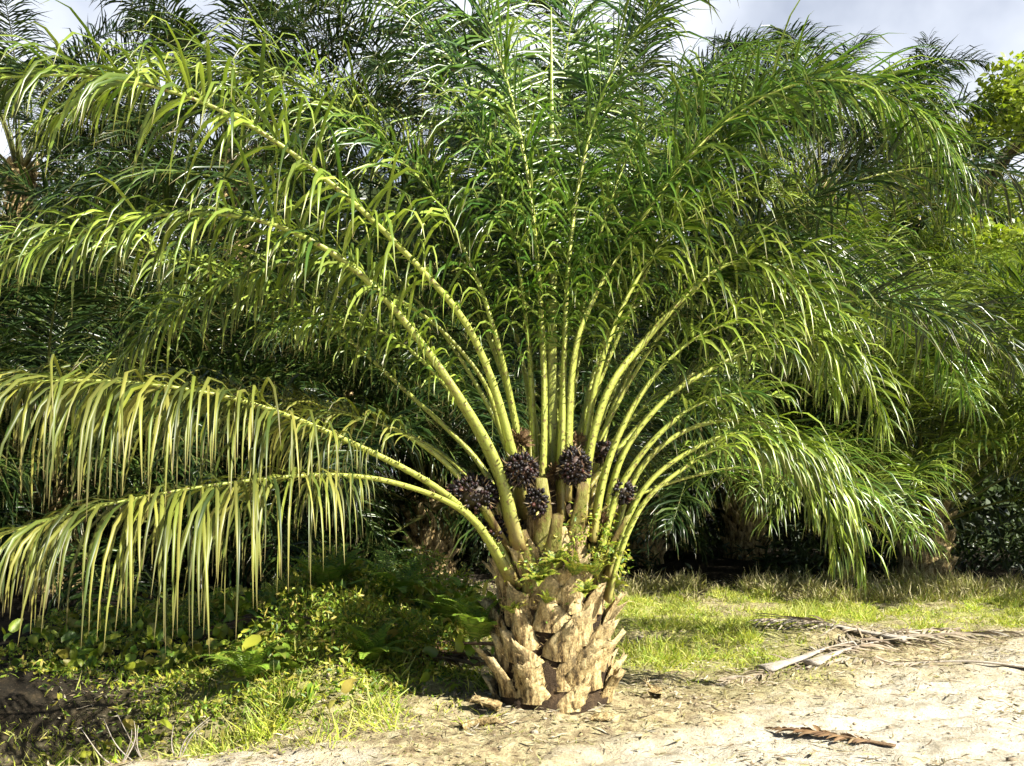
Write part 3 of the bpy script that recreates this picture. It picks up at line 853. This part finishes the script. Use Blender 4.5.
# undergrowth in the shade beneath the palms
ug = MB(); n = 26000
x = rng.uniform(-9, 13, n); y = 14.2 + rng.random(n) ** 1.3 * 14
hh = fbm(x * .7, y * .7, 3); k = hh > .42
x, y, hh = x[k], y[k], hh[k]
P = np.stack([x, y, ground_h(x, y) + rng.random(len(x)) * (hh - .38) * 3.2], 1)
D = nrm(rng.normal(0, 1, P.shape) + [0, -.2, .5]); W = nrm(np.cross(D, rng.normal(0, 1, P.shape)))
leaflets(ug, P, D, W, rng.uniform(.10, .28, len(P)), rng.uniform(.03, .07, len(P)), rng.uniform(.2, .8, len(P)), K=2)
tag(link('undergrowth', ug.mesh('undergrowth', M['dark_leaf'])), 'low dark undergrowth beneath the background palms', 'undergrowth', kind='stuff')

# ------------------------------------------------------------------ grass, litter, creepers
def blades(n, xr, yr, maskf, hr, mname, name, label, w=.006, K=2, spread=.5, clump=False):
    x = rng.uniform(*xr, n); y = yr[0] + (yr[1] - yr[0]) * rng.random(n)
    m = maskf(x, y); k = rng.random(n) < m
    x, y, m = x[k], y[k], m[k]
    P = np.stack([x, y, ground_h(x, y) - .005], 1)
    D = nrm(np.stack([rng.normal(0, spread, len(x)), rng.normal(0, spread, len(x)), np.ones(len(x))], 1))
    W = nrm(np.cross(D, rng.normal(0, 1, P.shape)))
    mb = MB(); hgt = rng.uniform(*hr, len(x)) * (.5 + .7 * m)
    if clump:
        hgt = hgt * (.25 + 1.5 * sstep(.38, .68, fbm(x * 4, y * 4, 3)))
    leaflets(mb, P, D, W, hgt, w * rng.uniform(.7, 1.5, len(x)), rng.uniform(.2, .9, len(x)), K=K, curlr=.8)
    tag(link(name, mb.mesh(name, M[mname])), label, 'grass', kind='stuff')


blades(120000, (.3, 6.5), (7.0, 13.8), lambda x, y: np.clip(grass_mask(x, y) * 1.1 - .12, 0, 1), (.02, .09), 'grass', 'grass', 'bright short grass right of the scaly trunk', w=.008, spread=.9, clump=True)
blades(60000, (-1.5, 5.5), (5.0, 13.5), lambda x, y: np.clip((.75 * (1 - sand_mask(x, y)) * fbm(x * 3, y * 3, 3)) * 1.3 - .28, 0, 1) * (1 - sstep(-.6, -1.2, x) * sstep(6.2, 6.6, y)), (.02, .07), 'dry_grass', 'dry_grass',
       'short dry yellow grass around the trunk and along the sandy track', w=.007, spread=1.1)
blades(26000, (.6, 8), (11.3, 13.6), lambda x, y: np.clip(sstep(.42, .6, fbm(x * 1.5 + 4, y * 1.5, 3)), 0, 1), (.05, .17), 'dry_grass', 'weeds', 'dry ragged weeds along the shaded edge beneath the right-hand palms', w=.013, spread=.6, clump=True)

blades(60000, (-4.2, .0), (5.3, 10.2), lambda x, y: np.clip((1.2 * bump(x, y, -1.45, 6.7, 1.0, .6) + 1.2 * bump(x, y, -1.1, 9.0, 1.2, .8) + .5 * bump(x, y, -2.7, 5.8, 1.4, .7)) * (.2 + 1.3 * sstep(.4, .6, fbm(x * 2 + 30, y * 2, 3))), 0, 1), (.04, .20), 'grass', 'bank_grass',
       'soft bright grass growing through the creepers on the left banks', w=.008, spread=.8, clump=True)
# scattered litter
lt = MB(); n = 34000
x = rng.uniform(-3.2, 5.2, n); y = 4.6 + 9 * rng.random(n) ** 1.3
de = (.30 + .95 * sstep(.40, .62, fbm(x * 1.6 + 3, y * 1.6, 3))) * (1 - .60 * sand_mask(x, y)) * (1 - .7 * grass_mask(x, y))
de = de + 1.2 * bump(x, y, .26, 6.0, .55, .4) + .9 * bump(x, y, 2.9, 8.3, 1.6, .35) + .7 * bump(x, y, 1.2, 7.0, .8, .3)
k = rng.random(n) < de; x, y = x[k], y[k]
P = np.stack([x, y, ground_h(x, y) + rng.uniform(.003, .02, len(x))], 1)
a = rng.normal(0, .9, len(x)) + (rng.random(len(x)) < .5) * np.pi
D = nrm(np.stack([np.cos(a), np.sin(a), rng.normal(.08, .16, len(x))], 1)); W = nrm(np.cross(D, [0, 0, 1.0]) + rng.normal(0, .35, P.shape))
leaflets(lt, P, D, W, rng.uniform(.015, .05, len(x)) * rng.choice([1, 1, 1.6, 2.6], len(x)), rng.uniform(.005, .016, len(x)), rng.uniform(-.1, .12, len(x)), K=3, curlr=.9)
tag(link('leaf_litter', lt.mesh('leaf_litter', M['litter'])), 'dry leaf scraps scattered over the pale ground', 'leaf litter', kind='stuff')
# clods and pebbles
cl = MB(); n = 2200
x = rng.uniform(-3, 5.2, n); y = 4.7 + 7 * rng.random(n) ** 1.4
k = rng.random(n) < .35 + .65 * sstep(.45, .6, fbm(x * 1.2, y * 1.2, 3)); x, y = x[k], y[k]
for a, b in zip(x, y):
    s = float(rng.uniform(.003, .011) * (1 + (rng.random() < .06) * 1.3))
    v = IV * (1 + rng.normal(0, .16, (len(IV), 1))) * s * [1.3, 1.1, .7]
    cl.add(v + [a, b, float(ground_h(a, b)) + s * .2], tris=IF)
M['clod'] = rough_mat('clod', [(.3, (.16, .12, .08)), (.5, (.34, .28, .19)), (.7, (.5, .45, .35))], 3, .01)
tag(link('gravel', cl.mesh('gravel', M['clod'])), 'small clods and pebbles lying on the sandy track', 'gravel', kind='stuff')


def creeper_density(x, y):
    m = 1.3 * bump(x, y, -1.45, 6.75, .80, .50) + 1.3 * bump(x, y, -1.1, 9.0, 1.15, .75) + .9 * bump(x, y, -.75, 7.1, .45, .5) + .6 * bump(x, y, -2.6, 7.4, 1.0, .4)
    m = m + .5 * sstep(7.0, 8, y) * sstep(0, -.6, x)
    m = m + .35 * bump(x, y, -2.75, 6.1, 1.2, .6)
    m = m * (1 - .5 * bump(x, y, -2.75, 6.1, .8, .4)) * (1 - 1.0 * bump(x, y, -1.0, 7.75, 1.3, .28))
    return np.clip(m * (.45 + 1.1 * fbm(x * 2.2, y * 2.2, 3)) - .15, 0, 1) * sstep(.1, -.15, x)


cp = MB(); n = 110000
x = rng.uniform(-4.2, .1, n); y = 5.6 + 5.4 * rng.random(n)
m = creeper_density(x, y); k = rng.random(n) < m; x, y, m = x[k], y[k], m[k]
lump = sstep(.42, .62, fbm(x * 2.6 + 8, y * 2.6, 3))
P = np.stack([x, y, ground_h(x, y) + rng.random(len(x)) ** .6 * m * (.03 + .42 * lump)], 1)
D = nrm(rng.normal(0, 1, P.shape) + [.1, -.3, .35]); W = nrm(np.cross(D, rng.normal(0, 1, P.shape)))
leaflets(cp, P, D, W, rng.uniform(.02, .07, len(P)), rng.uniform(.010, .028, len(P)), rng.uniform(.2, .9, len(P)), K=2)
n = 7000
x = rng.uniform(-4.2, .1, n); y = 5.5 + 5.4 * rng.random(n)
m = creeper_density(x, y) * sstep(.45, .58, fbm(x * 3 + 50, y * 3, 2)); k = rng.random(n) < m; x, y, m = x[k], y[k], m[k]
P = np.stack([x, y, ground_h(x, y) + rng.random(len(x)) * .22], 1)
D = nrm(rng.normal(0, 1, P.shape) + [.1, -.3, .3]); W = nrm(np.cross(D, rng.normal(0, 1, P.shape)))
leaflets(cp, P, D, W, rng.uniform(.08, .17, len(P)), rng.uniform(.05, .10, len(P)), rng.uniform(.4, 1.2, len(P)), K=4)
tag(link('creeper', cp.mesh('creeper', M['creeper'])), 'yellow-green creeping plants covering the banks left of the trunk', 'ground cover', kind='stuff')


# ferns
def fern_mesh(rg, n=13, L=.42):
    mb = MB()
    for k in range(n):
        a = k * GA; e0 = rg.uniform(40, 82)
        C, l = arc_path((0, 0, 0), a, e0, L * rg.uniform(.7, 1.1), 75, n=16)
        T, S, A = frames(C)
        w = np.linspace(.004, .001, 16); sweep(mb, C, T, S, A, w, w, np.zeros(16), sides=3)
        m = 22
        for sg in (-1, 1):
            u = np.linspace(.12, .98, m); q = u * 15
            ip = lambda X: np.stack([np.interp(q, np.arange(16), X[:, j]) for j in range(3)], 1)
            D = nrm(ip(S) * sg + ip(T) * .35 + ip(A) * .15)
            leaflets(mb, ip(C), D, nrm(ip(T)), L * .22 * np.interp(u, [0, .3, 1], [.7, 1, .15]), np.full(m, .017), np.full(m, .4), K=2, rg=rg)
    return mb


FM = [fern_mesh(np.random.default_rng(s)).mesh('fern', M['fern']) for s in (1, 2, 3)]
FT = [fern_mesh(np.random.default_rng(s + 5), n=17, L=.40).mesh('fern', M['creeper']) for s in (1, 2, 3)]
for q, (px, d, dz, s, lab) in enumerate([
    (478, 6.25, .36, 1.0, 'bright green fern growing against the left side of the scaly trunk'),
    (448, 8.3, .10, 1.4, 'fern on the far bank close to the left of the trunk'),
    (395, 8.6, .10, 1.5, 'sunlit fern in the middle of the far bank'),
    (330, 8.7, .10, 1.5, 'leftmost sunlit fern on the far bank'),
    (372, 6.7, .04, 1.0, 'fern at the foot of the near bank beside the brown dead fronds'),
    (250, 6.5, .10, 1.0, 'fern on top of the near creeper bank'),
    (400, 7.2, .05, 1.1, 'fern between the brown dead fronds and the trunk')]):
    x = (px - 512) / FPX * d
    o = link('fern', FM[q % 3]); o.location = (x, d, float(ground_h(x, d)) + dz - .03); o.scale = (s, s, s); o.rotation_euler = (0, 0, q * 1.3)
    tag(o, lab, 'fern', 'ferns left of the trunk')
# small ferns rooted in the trunk's leaf bases
for q, (px, py, d, s) in enumerate([(540, 578, 5.83, .55), (572, 572, 5.82, .6), (598, 572, 5.88, .55), (556, 560, 5.85, .45), (612, 585, 5.98, .45), (515, 610, 5.9, .4), (585, 590, 5.83, .4), (545, 600, 5.83, .35)]):
    s *= .75; o = link('fern', FT[q % 3]); o.location = [float(c) for c in at(px, py + 4, d)]; o.scale = (s, s, s); o.rotation_euler = (R(25), 0, q * 2.1)
    tag(o, ['small fern sprouting high on the front of the scaly trunk, left of centre', 'small fern sprouting at the centre of the trunk top', 'small fern below the right-hand petioles', 'tiny fern between the cut petioles',
            'small fern on the right shoulder of the trunk', 'tiny fern on the shaded left of the trunk top', 'tiny fern among pale stubs right of centre', 'tiny fern among pale stubs below the cut petioles'][q], 'fern', 'ferns growing on the trunk')


# creeper clinging to the trunk's shoulder
n = 1500
az = R(-50) + rng.normal(0, .62, n); z = .95 + rng.normal(0, .12, n) - .12 * np.abs(az - R(-50)); r = np.interp(z, [.5, .9, 1.3], [.42, .43, .36]) + rng.normal(0, .03, n)
k = fbm(az * 5 + 20, z * 9, 3) > .46
az, z, r = az[k], z[k], r[k]
P = np.stack([RO[0] + r * np.cos(az), RO[1] + r * np.sin(az), RO[2] + z], 1)
D = nrm(rng.normal(0, .8, P.shape) + np.stack([np.cos(az), np.sin(az), np.zeros(len(az))], 1) * .8); W = nrm(np.cross(D, rng.normal(0, 1, P.shape)))
mb = MB(); leaflets(mb, P, D, W, rng.uniform(.015, .04, len(P)), rng.uniform(.010, .020, len(P)), rng.uniform(.3, 1.2, len(P)), K=2)
o, b = child('climbing_creeper', mb, M['creeper'], None, base=RO + [0, 0, .9]); o.location = [float(c) for c in b]
tag(o, 'yellow-green mossy creeper clinging to the right shoulder of the scaly trunk', 'creeper')
# leaf bases that have dropped from the trunk
for q, (px, py, a, lab) in enumerate([(500, 722, 2.9, 'fallen leaf base lying in the shade left of the trunk foot'), (590, 728, -.5, 'fallen leaf base in front of the trunk foot on its right'), (462, 728, .4, 'pale splinter of leaf base on the dry grass left of the trunk'), (655, 712, .9, 'small fallen leaf base right of the trunk')]):
    d = CAMH * FPX / (py - HOR); b = at(px, py, d); b[2] = float(ground_h(b[0], d)) + .025
    mb = stub_mesh(b, (math.cos(a), math.sin(a)), -4, [.2, .16, .22, .13][q], [.07, .06, .03, .05][q], .03, .025, rng)
    o, _ = child('fallen_leaf_base', mb, M['stub'], None, base=b); o.location = [float(c) for c in b]
    tag(o, lab, 'leaf base', 'leaf bases dropped around the trunk foot')


# ------------------------------------------------------------------ dead fronds on the ground
def dead_frond(P2, label, brown=False, start=.7, Lmax=.5, pw=.06, dens=40, seed=0, zoff=.03, miss=.25, hump=0.0):
    rg = np.random.default_rng(900 + seed)
    P = []
    for q, (px, py) in enumerate(P2):
        d = CAMH * FPX / (py - HOR); x = (px - 512) / FPX * d
        P.append([x, d, float(ground_h(x, d)) + zoff + hump * math.sin(math.pi * q / (len(P2) - 1))])
    st, lf = make_frond(np.array(P), start=start, Lmax=Lmax, droop=.25, dens=dens, wid=.028, K=4, pw=pw, rg=rg, lift=.0, plume=.10, miss=miss, spines=False, ang=(38, 15))
    base = np.array(P[0])
    lv = lf.V
    for k in range(len(lv)):
        gz = ground_h(lv[k][:, 0], lv[k][:, 1]) + .006
        lv[k][:, 2] = np.maximum(lv[k][:, 2], gz + rg.random(len(gz)) * .01)
    rt = empty('dead_frond', base); tag(rt, label, 'dead frond', 'dead fronds lying on the ground')
    o, _ = child('stalk', st, M['brown_stalk' if brown else 'dead_stalk'], rt, smooth=True, base=base)
    o, _ = child('foliage', lf, M['dead_brown' if brown else 'dead'], rt, base=base)


dead_frond([(812, 668), (850, 655), (900, 645), (960, 640), (1030, 640)], 'pale grey dead frond with a thick butt, on the right of the grass', pw=.06, seed=1, zoff=.04, start=.5, Lmax=.36, miss=.45)
dead_frond([(765, 672), (800, 664), (835, 652), (900, 640), (960, 634)], 'grey dead frond whose tip lies under the thick-butted one', pw=.07, seed=2, zoff=.04, Lmax=.34, miss=.45)
dead_frond([(1040, 668), (970, 664), (890, 662), (800, 668), (720, 684)], 'long bleached dead frond stretching in from the right edge', pw=.032, seed=3, zoff=.02, Lmax=.34, miss=.5)
dead_frond([(905, 648), (860, 642), (810, 638), (760, 640)], 'short grey dead frond beyond the other dead fronds', pw=.07, seed=4, zoff=.06, start=.4, Lmax=.4)
dead_frond([(895, 752), (850, 745), (810, 738), (770, 732)], 'small brown dead frond alone on the sandy track', True, pw=.02, seed=5, zoff=.02, start=.1, Lmax=.11, dens=60)
dead_frond([(500, 660), (430, 658), (350, 655), (270, 650), (200, 650)], 'brown dead frond draped between the two leafy banks', True, pw=.04, seed=6, zoff=.12, start=.3, Lmax=.6)
dead_frond([(480, 690), (430, 675), (370, 662), (310, 656)], 'brown dead frond slanting down to the foot of the trunk', True, pw=.035, seed=7, zoff=.12, start=.3, Lmax=.5, dens=60)
dead_frond([(290, 662), (350, 668), (410, 672), (470, 684)], 'short brown dead frond crossing the slanting one', True, pw=.035, seed=8, zoff=.13, start=.2, Lmax=.45, dens=60)

# bare dry twigs at the ditch edge
for q, (px, py, top, lab) in enumerate([((150, 735, 690, 'thin upright dry twig at the edge of the dark ditch')), (178, 748, 715, 'bent bare twig beside the foot of the creeper bank'), (120, 752, 720, 'low arching bare twig at the ditch mouth')]):
    d = CAMH * FPX / (py - HOR); b = at(px, py, d); b[2] = float(ground_h(b[0], d)) - .03
    mb = MB()
    for k in range(3):
        e = b + np.array([rng.normal(-.05, .14), rng.normal(0, .06), (py - top) / FPX * d * rng.uniform(.7, 1.2) + .05])
        C, _ = catmull(np.stack([b, (b + e) / 2 + rng.normal(0, .03, 3), e]), 12); T = nrm(np.gradient(C, axis=0)); S = nrm(np.cross(T, [.1, 1, .1])); A = np.cross(S, T)
        w = np.linspace(.006, .0015, 12); sweep(mb, C, T, S, A, w, w, np.zeros(12), sides=5)
    o, _ = child('twig', mb, M['dead_stalk'], None, base=b); o.location = [float(c) for c in b]
    tag(o, lab, 'twig', 'bare twigs by the ditch')
# pale stones at the left edge
for q, (px, py, s, lab) in enumerate([(14, 716, .09, 'pale stone at the left edge, upper one'), (30, 733, .06, 'smaller pale stone just below the other at the left edge')]):
    d = CAMH * FPX / (py - HOR); b = at(px, py, d); b[2] = float(ground_h(b[0], d))
    import bmesh
    bm = bmesh.new(); bmesh.ops.create_icosphere(bm, subdivisions=3, radius=1)
    v = np.array([t.co[:] for t in bm.verts]); f = [[t.index for t in fc.verts] for fc in bm.faces]; bm.free()
    v = v * (1 + .35 * (fbm(v[:, 0] * 2 + q * 5 + 9, v[:, 1] * 2 + v[:, 2] + 7, 3)[:, None] - .5)) * s * [1.4, 1, .7]
    mb = MB(); mb.add(v + b + [0, 0, s * .3], tris=f)
    o, _ = child('stone', mb, M['stone'], None, smooth=True, base=b); o.location = [float(c) for c in b]
    tag(o, lab, 'stone', 'stones at the left edge')

# ------------------------------------------------------------------ light, sky, camera
EL, PHI = 40.0, 38.0
sv = Vector((math.cos(R(EL)) * math.cos(R(PHI)), -math.cos(R(EL)) * math.sin(R(PHI)), math.sin(R(EL))))
sun = bpy.data.lights.new('sun', 'SUN'); sun.energy = 5.0; sun.angle = R(.53); sun.color = (1, .955, .86)
so = bpy.data.objects.new('sun', sun); COL.objects.link(so); so.rotation_euler = sv.to_track_quat('Z', 'Y').to_euler(); so.location = (8, -4, 12)
w = bpy.data.worlds.new('World'); sc.world = w; w.use_nodes = True
nt = w.node_tree; nt.nodes.clear()
sky = nt.nodes.new('ShaderNodeTexSky'); sky.sky_type = 'NISHITA'; sky.sun_disc = False
sky.sun_elevation = R(EL); sky.sun_rotation = R(90 + PHI); sky.air_density = .6; sky.dust_density = 1.0; sky.ozone_density = 1.5
bg = nt.nodes.new('ShaderNodeBackground'); bg.inputs[1].default_value = .05
wo = nt.nodes.new('ShaderNodeOutputWorld')
# thin bright cloud low in the sky
tc = nt.nodes.new('ShaderNodeTexCoord'); no = nt.nodes.new('ShaderNodeTexNoise'); no.inputs['Scale'].default_value = 3.2; no.inputs['Detail'].default_value = 6
nt.links.new(tc.outputs['Generated'], no.inputs['Vector'])
cf = ramp(nt, no.outputs['Fac'], [(.30, (.25,) * 3), (.55, (1,) * 3)])
sx = nt.nodes.new('ShaderNodeSeparateXYZ'); nt.links.new(tc.outputs['Generated'], sx.inputs[0])
lo = nt.nodes.new('ShaderNodeMapRange'); lo.inputs[1].default_value = .60; lo.inputs[2].default_value = .42; lo.inputs[3].default_value = 0; lo.inputs[4].default_value = .92
nt.links.new(sx.outputs[2], lo.inputs[0])
ly = nt.nodes.new('ShaderNodeMapRange'); ly.inputs[1].default_value = .35; ly.inputs[2].default_value = .70
nt.links.new(sx.outputs[1], ly.inputs[0])
m0 = nt.nodes.new('ShaderNodeMath'); m0.operation = 'MULTIPLY'; nt.links.new(ly.outputs[0], m0.inputs[0]); nt.links.new(lo.outputs[0], m0.inputs[1])
mu = nt.nodes.new('ShaderNodeMath'); mu.operation = 'MULTIPLY'; nt.links.new(cf, mu.inputs[0]); nt.links.new(m0.outputs[0], mu.inputs[1])
cc = mixc(nt, mu.outputs[0], sky.outputs[0], (8.6, 9.0, 9.8))
nt.links.new(cc, bg.inputs[0]); nt.links.new(bg.outputs[0], wo.inputs[0])

cam = bpy.data.cameras.new('camera'); cam.sensor_width = 36; cam.lens = 36 * FPX / 1024
cam.shift_y = (HOR - 383) / 1024; cam.clip_end = 2000; cam.clip_start = .05
co = bpy.data.objects.new('camera', cam); COL.objects.link(co); co.location = (0, 0, CAMH); co.rotation_euler = (R(90), 0, 0)
sc.camera = co
vs = sc.view_settings
vs.view_transform = 'Standard'; vs.look = 'None'; vs.gamma = 1; vs.use_curve_mapping = False; vs.exposure = 1.5
sc.cycles.max_bounces = 5; sc.cycles.diffuse_bounces = 1; sc.cycles.glossy_bounces = 2; sc.cycles.transmission_bounces = 3
sc.cycles.use_denoising = True; sc.cycles.use_adaptive_sampling = True; sc.cycles.adaptive_threshold = .03
sc.render.use_persistent_data = False
